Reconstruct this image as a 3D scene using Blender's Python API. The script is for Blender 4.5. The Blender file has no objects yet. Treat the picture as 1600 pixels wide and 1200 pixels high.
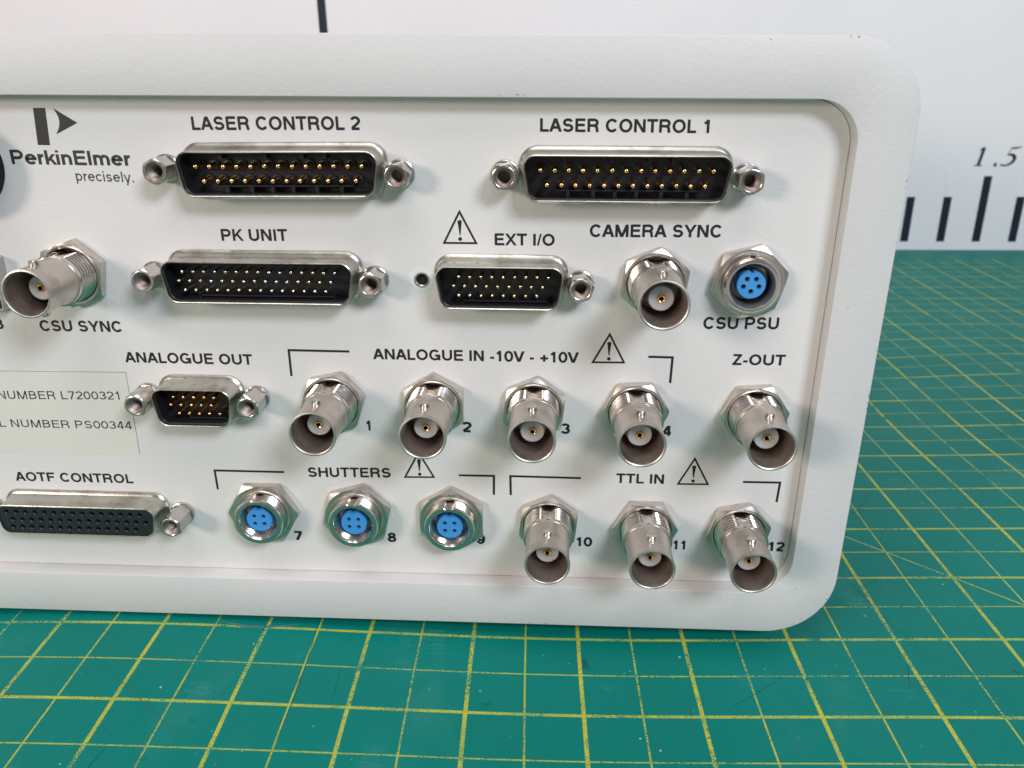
import bpy, math, random
from mathutils import Vector, Euler
random.seed(7)
R = math.radians
PI = math.pi
S = 0.001                                   # everything below is written in millimetres
SC = bpy.context.scene
COL = SC.collection

# ------------------------------------------------------------------ camera, world, lamps, exposure
cam_d = bpy.data.cameras.new('camera')
cam = bpy.data.objects.new('camera', cam_d)
COL.objects.link(cam)
cam.location = (2.511*S, -168.457*S, 59.023*S)
cam.rotation_euler = (R(68.548), R(0.5063), R(3.1481))
cam_d.sensor_fit = 'HORIZONTAL'
cam_d.sensor_width = 36
cam_d.lens = 36*1291.83/1600
cam_d.clip_start = 0.01
cam_d.clip_end = 20
cam_d.dof.use_dof = True
cam_d.dof.focus_distance = 0.178
cam_d.dof.aperture_fstop = 34
SC.camera = cam

world = bpy.data.worlds.new('World')
SC.world = world
world.use_nodes = True
bg = world.node_tree.nodes['Background']
bg.inputs[0].default_value = (0.92, 0.95, 1.0, 1)
bg.inputs[1].default_value = 0.16

def area(name, loc, target, sx, sy, power, col):
    l = bpy.data.lights.new(name, 'AREA')
    l.shape = 'RECTANGLE'
    l.size = sx*S
    l.size_y = sy*S
    l.energy = power
    l.color = col
    o = bpy.data.objects.new(name, l)
    COL.objects.link(o)
    o.location = Vector(loc)*S
    d = (Vector(target)-Vector(loc))
    o.rotation_euler = d.to_track_quat('-Z', 'Y').to_euler()
    return o
# cool ceiling panel up to the right, warm ceiling panel up to the left, broad overhead panel
area('cool_ceiling_lamp', (500, -760, 640), (0, 0, 0), 330, 220, 8.5, (0.81, 0.885, 1.0))
area('warm_side_lamp', (-760, -760, 300), (0, 0, 0), 240, 200, 4.9, (1.0, 0.88, 0.77))
area('overhead_lamp', (-150, -420, 1250), (0, 60, 0), 900, 500, 7.2, (1.0, 0.95, 0.92))

vs = SC.view_settings
vs.view_transform = 'Standard'
vs.look = 'None'
vs.exposure = -0.01
vs.gamma = 1.0
vs.use_curve_mapping = False
SC.unit_settings.system = 'METRIC'

# ------------------------------------------------------------------ node helpers
class NT:
    def __init__(s, name):
        s.m = bpy.data.materials.new(name)
        s.m.use_nodes = True
        s.t = s.m.node_tree
        s.b = s.t.nodes['Principled BSDF']
    def n(s, typ, **kw):
        k = s.t.nodes.new(typ)
        for a, v in kw.items():
            setattr(k, a, v)
        return k
    def l(s, a, b):
        s.t.links.new(a, b)
    def val(s, sock, v):
        if hasattr(v, 'is_linked') or hasattr(v, 'links'):
            s.l(v, sock)
        else:
            sock.default_value = v
    def math(s, op, a, b=0.0, c=None, clamp=False):
        k = s.n('ShaderNodeMath', operation=op, use_clamp=clamp)
        s.val(k.inputs[0], a)
        s.val(k.inputs[1], b)
        if c is not None:
            s.val(k.inputs[2], c)
        return k.outputs[0]
    def mix(s, f, a, b):
        k = s.n('ShaderNodeMix', data_type='RGBA')
        s.val(k.inputs['Factor'], f)
        s.val(k.inputs[6], a if not isinstance(a, tuple) else (*a, 1))
        s.val(k.inputs[7], b if not isinstance(b, tuple) else (*b, 1))
        return k.outputs[2]
    def noise(s, vec, scale, detail=2.0, rough=0.5, dist=0.0):
        k = s.n('ShaderNodeTexNoise')
        if vec is not None:
            s.l(vec, k.inputs['Vector'])
        k.inputs['Scale'].default_value = scale
        k.inputs['Detail'].default_value = detail
        k.inputs['Roughness'].default_value = rough
        k.inputs['Distortion'].default_value = dist
        return k.outputs[0]
    def ramp(s, f, lo, hi, a=0.0, b=1.0):
        k = s.n('ShaderNodeMapRange', interpolation_type='SMOOTHSTEP')
        s.val(k.inputs[0], f)
        k.inputs[1].default_value = lo
        k.inputs[2].default_value = hi
        k.inputs[3].default_value = a
        k.inputs[4].default_value = b
        return k.outputs[0]
    def bump(s, h, dist, strength=1.0, prev=None):
        k = s.n('ShaderNodeBump')
        k.inputs['Strength'].default_value = strength
        k.inputs['Distance'].default_value = dist
        s.l(h, k.inputs['Height'])
        if prev is not None:
            s.l(prev, k.inputs['Normal'])
        return k.outputs[0]
    def co(s, kind='Object'):
        if kind == 'World':
            return s.n('ShaderNodeNewGeometry').outputs['Position']
        return s.n('ShaderNodeTexCoord').outputs[kind]
    def scale(s, vec, v):
        k = s.n('ShaderNodeVectorMath', operation='MULTIPLY')
        s.l(vec, k.inputs[0])
        k.inputs[1].default_value = v
        return k.outputs[0]

def paint_mat(name, base, warm):
    t = NT(name)
    p = t.co('World')
    fine = t.noise(p, 1900, 2, 0.5)
    mid = t.noise(p, 900, 2, 0.5)
    big = t.noise(p, 14, 2, 0.5)
    h = t.math('ADD', t.math('MULTIPLY', fine, 0.55), t.math('MULTIPLY', mid, 0.8))
    t.l(t.bump(h, 0.00015, 0.42), t.b.inputs['Normal'])
    c = t.mix(t.ramp(big, 0.35, 0.7), base, warm)
    # sparse tiny dark specks of dirt
    vo = t.n('ShaderNodeTexVoronoi', feature='F1')
    t.l(p, vo.inputs['Vector'])
    vo.inputs['Scale'].default_value = 62
    sp = t.math('LESS_THAN', vo.outputs['Distance'], 0.010)
    rare = t.math('GREATER_THAN', t.noise(p, 40, 1), 0.60)
    c = t.mix(t.math('MULTIPLY', sp, rare), c, (0.16, 0.15, 0.13))
    t.l(c, t.b.inputs['Base Color'])
    t.b.inputs['Roughness'].default_value = 0.52
    t.b.inputs['Specular IOR Level'].default_value = 0.35
    return t.m

def metal_mat(name, base, dark, rough, scr=900, amt=0.25, bump=0.00002, metallic=1.0):
    t = NT(name)
    p = t.co('World')
    n1 = t.noise(p, scr, 4, 0.6)
    n2 = t.noise(p, 170, 3, 0.6)
    f = t.math('MULTIPLY', t.ramp(n2, 0.45, 0.75), 0.75)
    t.l(t.mix(f, base, dark), t.b.inputs['Base Color'])
    t.b.inputs['Metallic'].default_value = metallic
    r = t.math('ADD', t.math('MULTIPLY', n1, amt), rough)
    t.l(r, t.b.inputs['Roughness'])
    t.l(t.bump(n1, bump, 0.5), t.b.inputs['Normal'])
    return t.m

def plain_mat(name, base, rough, var=0.06, metallic=0.0, spec=0.5, sc=400, bump=0.0):
    t = NT(name)
    p = t.co('World')
    n1 = t.noise(p, sc, 3, 0.6)
    dk = tuple(c*(1-var*3) for c in base)
    t.l(t.mix(n1, base, dk), t.b.inputs['Base Color'])
    t.b.inputs['Roughness'].default_value = rough
    t.b.inputs['Metallic'].default_value = metallic
    t.b.inputs['Specular IOR Level'].default_value = spec
    if bump:
        t.l(t.bump(n1, bump, 0.6), t.b.inputs['Normal'])
    return t.m

M = {}
M['paint'] = paint_mat('textured_white_paint', (0.69, 0.665, 0.645), (0.72, 0.69, 0.665))
M['bezelpaint'] = paint_mat('greyer_white_paint', (0.615, 0.598, 0.585), (0.645, 0.625, 0.61))
M['nickel'] = metal_mat('nickel_plate', (0.70, 0.64, 0.59), (0.42, 0.375, 0.34), 0.13, 700, 0.18)
M['nutmetal'] = metal_mat('nut_nickel', (0.66, 0.61, 0.55), (0.42, 0.385, 0.345), 0.25, 1100, 0.18, 0.00002)
M['satin'] = metal_mat('satin_nickel', (0.67, 0.60, 0.545), (0.44, 0.385, 0.345), 0.33, 1500, 0.2, 0.00003)
M['bore'] = metal_mat('bore_reflection_brown', (0.42, 0.345, 0.305), (0.20, 0.155, 0.13), 0.40, 900, 0.25)  # brown reflection of dark surroundings put into the base colour, with random speckle
M['steel'] = metal_mat('tinned_steel', (0.56, 0.54, 0.485), (0.33, 0.31, 0.265), 0.19, 1300, 0.25, 0.00003)
M['screw'] = metal_mat('bright_steel', (0.60, 0.56, 0.52), (0.34, 0.31, 0.29), 0.16, 900, 0.16)
M['gold'] = metal_mat('gold_plate', (1.0, 0.62, 0.25), (0.9, 0.48, 0.15), 0.14, 900, 0.1)
M['palegold'] = metal_mat('pale_gold_plate', (1.0, 0.84, 0.54), (0.85, 0.65, 0.35), 0.12, 900, 0.1)
M['silverpin'] = metal_mat('silver_pin_plate', (0.92, 0.93, 0.96), (0.7, 0.7, 0.75), 0.12, 900, 0.1)
M['black'] = plain_mat('black_plastic', (0.012, 0.011, 0.014), 0.42, 0.1)
M['blackcut'] = plain_mat('black_recess', (0.004, 0.004, 0.005), 0.7, 0.1)
M['blackface'] = plain_mat('socket_black_plastic', (0.016, 0.018, 0.024), 0.35, 0.1, bump=0.00004)
M['ptfe'] = plain_mat('white_ptfe', (0.72, 0.69, 0.65), 0.45, 0.03)
_b = M['ptfe'].node_tree.nodes['Principled BSDF']
_b.inputs['Subsurface Weight'].default_value = 0.6
_b.inputs['Subsurface Radius'].default_value = (1, 0.9, 0.8)
_b.inputs['Subsurface Scale'].default_value = 0.002
M['blue'] = plain_mat('blue_plastic', (0.06, 0.31, 0.72), 0.32, 0.03)
M['hole'] = plain_mat('dark_hole', (0.02, 0.012, 0.01), 0.6, 0.1)
M['ink'] = plain_mat('black_screen_ink', (0.020, 0.019, 0.019), 0.55, 0.3, sc=1500)
M['inkgrey'] = plain_mat('grey_screen_ink', (0.045, 0.042, 0.042), 0.6, 0.25, sc=2500)
M['inkthin'] = plain_mat('thermal_ink', (0.045, 0.04, 0.033), 0.5, 0.2, sc=1500)
M['navy'] = plain_mat('navy_print', (0.006, 0.012, 0.032), 0.6, 0.1, sc=300)
M['sticker'] = plain_mat('clear_label', (0.70, 0.680, 0.612), 0.5, 0.015, spec=0.2, sc=60)
M['bare'] = plain_mat('bare_zinc_ring', (0.84, 0.86, 0.84), 0.25, 0.03, metallic=0.2)
M['rubber'] = plain_mat('rubber', (0.02, 0.02, 0.02), 0.8)
M['bench'] = plain_mat('bench_top', (0.35, 0.33, 0.30), 0.6)

def board_mat():
    t = NT('white_board')
    p = t.co('World')
    n1 = t.noise(p, 9, 3, 0.55)
    n2 = t.noise(t.scale(p, (1, 1, 0.35)), 60, 4, 0.6)
    c = t.mix(t.ramp(n1, 0.3, 0.75), (0.95, 0.91, 0.92), (0.91, 0.875, 0.89))
    c = t.mix(t.ramp(n2, 0.68, 0.80, 0, 0.22), c, (0.60, 0.58, 0.55))
    t.l(c, t.b.inputs['Base Color'])
    t.b.inputs['Roughness'].default_value = 0.6
    return t.m
M['board'] = board_mat()

def mat_mat():
    t = NT('cutting_mat_vinyl')
    uv = t.n('ShaderNodeUVMap').outputs[0]
    sep = t.n('ShaderNodeSeparateXYZ')
    t.l(uv, sep.inputs[0])
    p = t.co('World')
    # slight waver of the printed lines
    wob = t.math('MULTIPLY', t.math('SUBTRACT', t.noise(p, 60, 2), 0.5), 0.006)
    u = t.math('ADD', sep.outputs[0], wob)
    v = t.math('ADD', sep.outputs[1], wob)
    def line(c, period, hw, soft):
        q = t.math('DIVIDE', c, period)
        f = t.math('ABSOLUTE', t.math('SUBTRACT', t.math('SUBTRACT', q, t.math('FLOOR', t.math('ADD', q, 0.5))), 0.0))
        d = t.math('MULTIPLY', f, period)
        return t.ramp(d, hw-soft, hw+soft, 1.0, 0.0)
    thick = t.math('MAXIMUM', line(u, 1.0, 0.0175, 0.003), line(v, 1.0, 0.0158, 0.003))
    thin = t.math('MAXIMUM', line(u, 0.5, 0.0080, 0.003), line(v, 0.5, 0.0070, 0.003))
    dg = t.math('ABSOLUTE', t.math('SUBTRACT', t.math('SUBTRACT', u, v), 3.0))
    diag = t.math('MULTIPLY', t.ramp(dg, 0.008, 0.014, 1, 0), t.math('MULTIPLY', t.math('GREATER_THAN', v, -2.4), t.math('LESS_THAN', v, 0.6)))
    ln = t.math('MAXIMUM', t.math('MAXIMUM', thick, t.math('MULTIPLY', thin, 0.95)), diag)
    ln = t.math('MULTIPLY', ln, t.math('GREATER_THAN', v, -15.9))
    # worn print: fine speckle everywhere, whole stretches rubbed away
    sp = t.noise(t.scale(p, (1, 1.3, 1)), 2700, 2, 0.7)
    wear_zone = t.ramp(t.noise(p, 42, 4, 0.65), 0.42, 0.72)
    thr = t.math('ADD', 0.36, t.math('MULTIPLY', wear_zone, 0.17))
    thr2 = t.math('ADD', thr, 0.07)
    k = t.n('ShaderNodeMapRange', interpolation_type='SMOOTHSTEP')
    t.l(sp, k.inputs[0]); t.l(thr, k.inputs[1]); t.l(thr2, k.inputs[2])
    keep = k.outputs[0]
    gap = t.ramp(t.noise(p, 75, 3, 0.6), 0.63, 0.70, 1, 0.12)
    lf = t.math('MULTIPLY', t.math('MULTIPLY', ln, keep), gap)
    # vinyl body: mottling, long faint scratches, pale dust
    big = t.noise(p, 7, 4, 0.55)
    base = t.mix(t.ramp(big, 0.3, 0.7), (0.0006, 0.166, 0.132), (0.001, 0.195, 0.163))
    smu = t.noise(t.scale(p, (1, 0.45, 1)), 45, 5, 0.65)
    base = t.mix(t.ramp(smu, 0.56, 0.78, 0, 0.20), base, (0.07, 0.25, 0.22))
    def scratches(ang, sc, thrv, w):
        mp = t.n('ShaderNodeMapping')
        t.l(p, mp.inputs[0])
        mp.inputs['Rotation'].default_value = (0, 0, ang)
        mp.inputs['Scale'].default_value = (0.035, 1, 1)
        nn = t.noise(mp.outputs[0], sc, 3, 0.7)
        ring = t.math('ABSOLUTE', t.math('SUBTRACT', nn, 0.5))
        a = t.ramp(ring, 0.0, w, 1, 0)
        msk = t.ramp(t.noise(p, 55, 2), thrv, thrv+0.08)
        return t.math('MULTIPLY', a, msk)
    sc1 = scratches(0.5, 900, 0.60, 0.012)
    sc2 = scratches(-0.9, 700, 0.64, 0.010)
    sc3 = scratches(1.7, 800, 0.62, 0.010)
    sc = t.math('MAXIMUM', sc1, t.math('MAXIMUM', sc2, sc3))
    base = t.mix(t.math('MULTIPLY', sc, 0.30), base, (0.20, 0.42, 0.40))
    dv = t.n('ShaderNodeTexVoronoi', feature='F1')
    t.l(p, dv.inputs['Vector'])
    dv.inputs['Scale'].default_value = 150
    dsz = t.math('MULTIPLY', t.ramp(t.noise(p, 90, 1), 0.52, 0.75), 0.07)
    dust = t.math('LESS_THAN', dv.outputs['Distance'], dsz)
    base = t.mix(t.math('MULTIPLY', dust, 0.40), base, (0.30, 0.48, 0.46))
    dk = t.ramp(t.noise(p, 120, 3, 0.6), 0.70, 0.78, 0, 0.5)
    base = t.mix(dk, base, (0.004, 0.045, 0.04))
    yel = t.mix(t.ramp(t.noise(p, 180, 3), 0.35, 0.7), (0.50, 0.48, 0.05), (0.34, 0.42, 0.07))
    t.l(t.mix(lf, base, yel), t.b.inputs['Base Color'])
    rr = t.math('ADD', 0.40, t.math('MULTIPLY', smu, 0.22))
    t.l(rr, t.b.inputs['Roughness'])
    t.b.inputs['Specular IOR Level'].default_value = 0.17
    hh = t.math('ADD', t.noise(p, 1500, 2, 0.6), t.math('MULTIPLY', sc, -0.5))
    t.l(t.bump(hh, 0.00008, 0.35), t.b.inputs['Normal'])
    return t.m
M['mat'] = mat_mat()

# ------------------------------------------------------------------ geometry helpers (mm in, metres out)
class MB:
    """collects vertices and faces of one mesh"""
    def __init__(s):
        s.v = []
        s.f = []
    def add(s, vs, fs):
        o = len(s.v)
        s.v += [tuple(a) for a in vs]
        s.f += [tuple(i+o for i in f) for f in fs]
        return s
    def box(s, x0, x1, y0, y1, z0, z1):
        vs = [(x, y, z) for x in (x0, x1) for y in (y0, y1) for z in (z0, z1)]
        return s.add(vs, [(0, 1, 3, 2), (4, 6, 7, 5), (0, 4, 5, 1), (2, 3, 7, 6), (0, 2, 6, 4), (1, 5, 7, 3)])
    def loops(s, loops, cap0=False, cap1=False, closed=True):
        n = len(loops[0])
        vs = [p for L in loops for p in L]
        fs = []
        for a in range(len(loops)-1):
            for i in range(n if closed else n-1):
                j = (i+1) % n
                fs.append((a*n+i, a*n+j, (a+1)*n+j, (a+1)*n+i))
        if cap0:
            fs.append(tuple(range(n-1, -1, -1)))
        if cap1:
            b = (len(loops)-1)*n
            fs.append(tuple(b+i for i in range(n)))
        return s.add(vs, fs)
    def lathe(s, prof, n=48, cx=0, cz=0, cap0=False, cap1=False, flat=None):
        """prof: (radius, height above the panel); axis points out of the panel (-y).
        flat: z height at which the turned body is cut flat on top"""
        L = []
        for r, d in prof:
            ring = []
            for i in range(n):
                a = 2*PI*i/n
                x, z = r*math.cos(a), r*math.sin(a)
                if flat is not None and z > flat:
                    z = flat
                ring.append((cx+x, -d, cz+z))
            L.append(ring)
        return s.loops(L, cap0, cap1)
    def build(s, name, mat, parent=None, loc=(0, 0, 0), smooth=True, angle=32, label=None):
        me = bpy.data.meshes.new(name)
        me.from_pydata([(x*S, y*S, z*S) for x, y, z in s.v], [], s.f)
        me.materials.append(M[mat])
        me.update()
        import bmesh
        bm = bmesh.new()
        bm.from_mesh(me)
        bmesh.ops.recalc_face_normals(bm, faces=bm.faces)
        bm.to_mesh(me)
        bm.free()
        if smooth:
            me.polygons.foreach_set('use_smooth', [True]*len(me.polygons))
            me.set_sharp_from_angle(angle=R(angle))
        return link(name, me, parent, loc, label)

def link(name, me, parent=None, loc=(0, 0, 0), label=None):
    o = bpy.data.objects.new(name, me)
    COL.objects.link(o)
    o.location = Vector(loc)*S
    if parent is not None:
        o.parent = parent
    if label:
        o['label'] = label
    return o

def tag(o, label, cat, group=None, kind=None):
    o['label'] = label
    if cat:
        o['category'] = cat
    if group:
        o['group'] = group
    if kind:
        o['kind'] = kind
    return o

def copy_tree(o, parent, loc=None):
    c = o.copy()
    COL.objects.link(c)
    if parent is not None:
        c.parent = parent
    if loc is not None:
        c.location = Vector(loc)*S
    for ch in list(o.children):
        copy_tree(ch, c)
    return c

def arcp(cx, cz, rx, rz, a0, a1, n=14):
    return [(cx+rx*math.cos(R(a0+(a1-a0)*i/n)), cz+rz*math.sin(R(a0+(a1-a0)*i/n))) for i in range(n+1)]

# ------------------------------------------------------------------ the lettering: upright grotesque capitals drawn as strokes
def H_(x0, x1, y): return ('P', [(x0, y), (x1, y)])
def V_(x, y0, y1): return ('P', [(x, y0), (x, y1)])
def D_(x0, y0, x1, y1, w=1.12): return ('D', x0, y0, x1, y1, w)
def C_(pts): return ('P', pts)
def O_(cx, cy, rx, ry, n=30): return ('C', arcp(cx, cy, rx, ry, 0, 360-360/n, n-1))
GL = {
 'A': ([D_(.10, 0, .455, 1), D_(.83, 0, .475, 1), H_(.24, .69, .32)], .93),
 'B': ([V_(.18, 0, 1), C_([(.22, .915), (.50, .915)]+arcp(.50, .72, .235, .195, 90, -90)+[(.22, .525)]),
        C_([(.22, .525), (.52, .525)]+arcp(.52, .305, .26, .22, 90, -90)+[(.22, .085)])], .93),
 'C': ([C_(arcp(.52, .5, .365, .42, 38, 322, 26))], 1.0),
 'E': ([V_(.18, 0, 1), H_(.2, .82, .915), H_(.2, .78, .52), H_(.2, .84, .085)], .90),
 'F': ([V_(.18, 0, 1), H_(.2, .80, .915), H_(.2, .72, .51)], .84),
 'G': ([C_(arcp(.53, .5, .37, .42, 42, 345, 26)), C_([(.56, .45), (.90, .45), (.90, 0)])], 1.08),
 'H': ([V_(.18, 0, 1), V_(.82, 0, 1), H_(.2, .8, .53)], 1.0),
 'I': ([V_(.193, 0, 1)], .387),
 'K': ([V_(.18, 0, 1), D_(.80, 1, .24, .36), D_(.42, .60, .85, 0)], .94),
 'L': ([C_([(.18, 1), (.18, .085), (.73, .085)])], .77),
 'M': ([V_(.175, 0, 1), V_(.985, 0, 1), D_(.19, 1, .58, 0), D_(.97, 1, .58, 0)], 1.16),
 'N': ([V_(.175, 0, 1), V_(.82, 0, 1), D_(.19, 1, .81, 0)], 1.0),
 'O': ([O_(.54, .5, .385, .42)], 1.08),
 'P': ([V_(.18, 0, 1), C_([(.22, .915), (.53, .915)]+arcp(.53, .68, .25, .235, 90, -90)+[(.22, .445)])], .93),
 'R': ([V_(.18, 0, 1), C_([(.22, .915), (.57, .915)]+arcp(.57, .70, .235, .215, 90, -90)+[(.22, .485)]),
        C_(arcp(.55, .27, .235, .215, 90, 10, 6)+[(.80, .12), (.86, 0)])], 1.0),
 'S': ([C_(arcp(.465, .70, .275, .215, 18, 248, 16)+arcp(.465, .295, .30, .215, 68, -162, 16))], .93),
 'T': ([H_(.03, .82, .915), V_(.425, 0, .93)], .85),
 'U': ([C_([(.18, 1), (.18, .36)]+arcp(.5, .36, .32, .275, 180, 360)+[(.82, 1)])], 1.0),
 'V': ([D_(.1, 1, .45, 0), D_(.83, 1, .48, 0)], .93),
 'X': ([D_(.13, 1, .83, 0), D_(.81, 1, .11, 0)], .93),
 'Y': ([D_(.10, 1, .465, .38), D_(.83, 1, .465, .38), V_(.465, 0, .43)], .93),
 'Z': ([H_(.1, .78, .915), H_(.07, .79, .085), D_(.68, .93, .17, .07)], .85),
 '0': ([O_(.387, .5, .275, .42)], .774),
 '1': ([V_(.43, 0, 1), C_([(.15, .755), (.27, .765), (.37, .84), (.40, .99)])], .774),
 '2': ([C_(arcp(.387, .68, .275, .235, 165, -28, 14)+[(.42, .36), (.20, .20), (.165, .085)]), H_(.1, .68, .085)], .774),
 '3': ([C_(arcp(.38, .72, .245, .195, 160, -80, 14)), C_(arcp(.38, .30, .285, .215, 88, -165, 16))], .774),
 '4': ([V_(.53, 0, 1), H_(.06, .72, .26), D_(.48, .98, .11, .26)], .774),
 '5': ([C_([(.68, .915), (.23, .915), (.17, .47)]+arcp(.38, .325, .285, .24, 125, -160, 16))], .774),
 '7': ([H_(.08, .70, .915), D_(.63, .9, .27, 0)], .774),
 '8': ([O_(.387, .735, .23, .185), O_(.387, .29, .275, .21)], .774),
 '9': ([O_(.387, .665, .265, .25), C_([(.652, .66)]+arcp(.377, .5, .275, .415, 0, -155, 14))], .774),
 '-': ([H_(.06, .40, .34)], .464),
 '+': ([H_(.08, .74, .37), V_(.41, .05, .69)], .813),
 '/': ([D_(.31, 1, .07, 0, .7)], .387),
 '.': ([V_(.19, 0, .17)], .387),
 ' ': ([], .387),
 'e': ([C_([(.13, .39), (.655, .39)]+arcp(.39, .365, .27, .285, 8, 322, 22))], .774),
 'r': ([V_(.17, 0, .73), C_(arcp(.44, .36, .27, .285, 180, 88, 8))], .47),
 'k': ([V_(.16, 0, 1), D_(.62, .73, .19, .24), D_(.34, .48, .66, 0)], .70),
 'i': ([V_(.155, 0, .73), V_(.155, .85, 1)], .309),
 'n': ([V_(.17, 0, .73), C_(arcp(.39, .43, .22, .215, 175, 0, 10)+[(.61, 0)])], .774),
 'l': ([V_(.155, 0, 1)], .309),
 'm': ([V_(.17, 0, .73), C_(arcp(.37, .43, .20, .215, 175, 0, 10)+[(.57, 0)]), C_(arcp(.78, .43, .21, .215, 175, 0, 10)+[(.99, 0)])], 1.16),
 'p': ([V_(.17, -.28, .73), O_(.41, .365, .25, .285)], .774),
 'c': ([C_(arcp(.38, .365, .265, .285, 40, 320, 18))], .70),
 's': ([C_(arcp(.345, .51, .20, .145, 18, 248, 10)+arcp(.345, .215, .215, .14, 68, -162, 10))], .70),
 'y': ([D_(.08, .73, .36, 0), D_(.63, .73, .27, -.28)], .70),
}
def ribbon(mb, pts, hw, T, y, closed=False):
    """constant-width ribbon with mitred joins; T maps glyph x, y to the panel"""
    n = len(pts)
    L, Rr = [], []
    for i in range(n):
        if closed:
            a, b, c = pts[i-1], pts[i], pts[(i+1) % n]
        else:
            a, b, c = pts[max(i-1, 0)], pts[i], pts[min(i+1, n-1)]
        d1 = Vector((b[0]-a[0], b[1]-a[1]))
        d2 = Vector((c[0]-b[0], c[1]-b[1]))
        if d1.length < 1e-9: d1 = d2
        if d2.length < 1e-9: d2 = d1
        d1.normalize(); d2.normalize()
        n1 = Vector((-d1.y, d1.x)); n2 = Vector((-d2.y, d2.x))
        m = n1+n2
        if m.length < 1e-6: m = n1
        m.normalize()
        k = hw/max(m.dot(n1), 0.45)
        L.append((b[0]+m.x*k, b[1]+m.y*k)); Rr.append((b[0]-m.x*k, b[1]-m.y*k))
    vs = [(*T(p),) for p in L]+[(*T(p),) for p in Rr]
    vs = [(x, y, z) for x, z in vs]
    fs = [(i, (i+1) % n, n+(i+1) % n, n+i) for i in range(n if closed else n-1)]
    mb.add(vs, fs)

def word_adv(t):
    return sum(GL[c][1] for c in t)
def write(mb, text, x0, x1, z0, z1, h, w=.17, y=-0.03, slant=0.0, keep=0.0):
    """ink spans x0..x1 along a baseline from z0 to z1, capital height h"""
    adv = word_adv(text)
    lb, rb = 0.09, 0.09
    if text[0] in 'ATVY': lb = 0.03
    sx = (x1-x0)/(adv-lb-rb)
    cur = 0
    k = 0
    for ch in text:
        st, a = GL[ch]
        for s_ in st:
            k += 1
            yy = y-0.0015*(k % 5)
            def T(p, cur=cur):
                gx = cur+p[0]+slant*p[1]
                x = x0+(gx-lb)*sx
                f = (x-x0)/max(x1-x0, 1e-6)
                return (x, z0+(z1-z0)*f+p[1]*h)
            if s_[0] == 'P':
                ribbon(mb, s_[1], w/2, T, yy)
            elif s_[0] == 'C':
                ribbon(mb, s_[1], w/2, T, yy, closed=True)
            else:
                _, ax, ay, bx, by, ww = s_
                q = w*ww/2
                mb.add([(T(p)[0], yy, T(p)[1]) for p in ((ax-q, ay), (ax+q, ay), (bx+q, by), (bx-q, by))], [(0, 1, 2, 3)])
        cur += a

# ------------------------------------------------------------------ bench and cutting mat
bench = MB().box(-900, 900, -600, 900, -116, -75.2).build('bench_top', 'bench', smooth=False)
bench['kind'] = 'structure'

MAT_Z = -72.1
PSI = R(1.7568)
OX, OY = 59.147, -1.746
RB = [(-8.0, -2.5, 0.006, 0.0021), (-8.0, -1.0, 0.0305, 0.0144), (-8.0, 0.3, 0.0122, 0.0289), (-8.0, 1.5, -0.0266, 0.021), (-6.0, -2.5, -0.0073, -0.0004), (-6.0, -1.0, -0.0345, -0.0017), (-6.0, 0.3, 0.007, -0.0131), (-6.0, 1.5, -0.0004, -0.0377), (-4.0, -2.5, -0.0043, 0.0004), (-4.0, -1.0, -0.0118, 0.0058), (-4.0, 0.3, 0.017, 0.0175), (-4.0, 1.5, -0.0028, 0.0334), (-2.0, -1.0, 0.0044, -0.0145), (-2.0, 0.3, -0.0054, -0.0329), (-2.0, 1.5, -0.0016, -0.0158), (0.0, -8.0, 0.0062, -0.0171), (0.0, -5.0, -0.0127, -0.0158), (0.0, -2.5, 0.0039, -0.0118), (0.0, -1.0, -0.0135, 0.0017), (0.0, 0.3, 0.0175, -0.0082), (0.0, 1.5, -0.0024, 0.0303), (2.0, -8.0, 0.0534, -0.1503), (2.0, -5.0, 0.0124, -0.0759), (2.0, -2.5, 0.0107, -0.027), (2.0, -1.0, 0.0071, 0.0396), (2.0, 0.3, -0.0046, -0.0053), (2.0, 1.5, -0.0042, -0.0005), (4.0, -8.0, 0.0214, -0.081), (4.0, -5.0, 0.0631, -0.0462), (4.0, -2.5, -0.0404, 0.0323), (4.0, -1.0, -0.0237, 0.0066), (4.0, 0.3, -0.0382, 0.0134), (4.0, 1.5, -0.0213, 0.0091), (6.0, -8.0, -0.098, 0.2291), (6.0, -5.0, -0.0406, 0.0542), (6.0, -2.5, -0.0096, 0.0342), (6.0, -1.0, -0.0074, -0.002), (6.0, 0.3, -0.0044, 0.001)]
def mat_height(gx):
    return MAT_Z+3.288*math.exp(-((gx+6.43)/2.369)**2)
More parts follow.
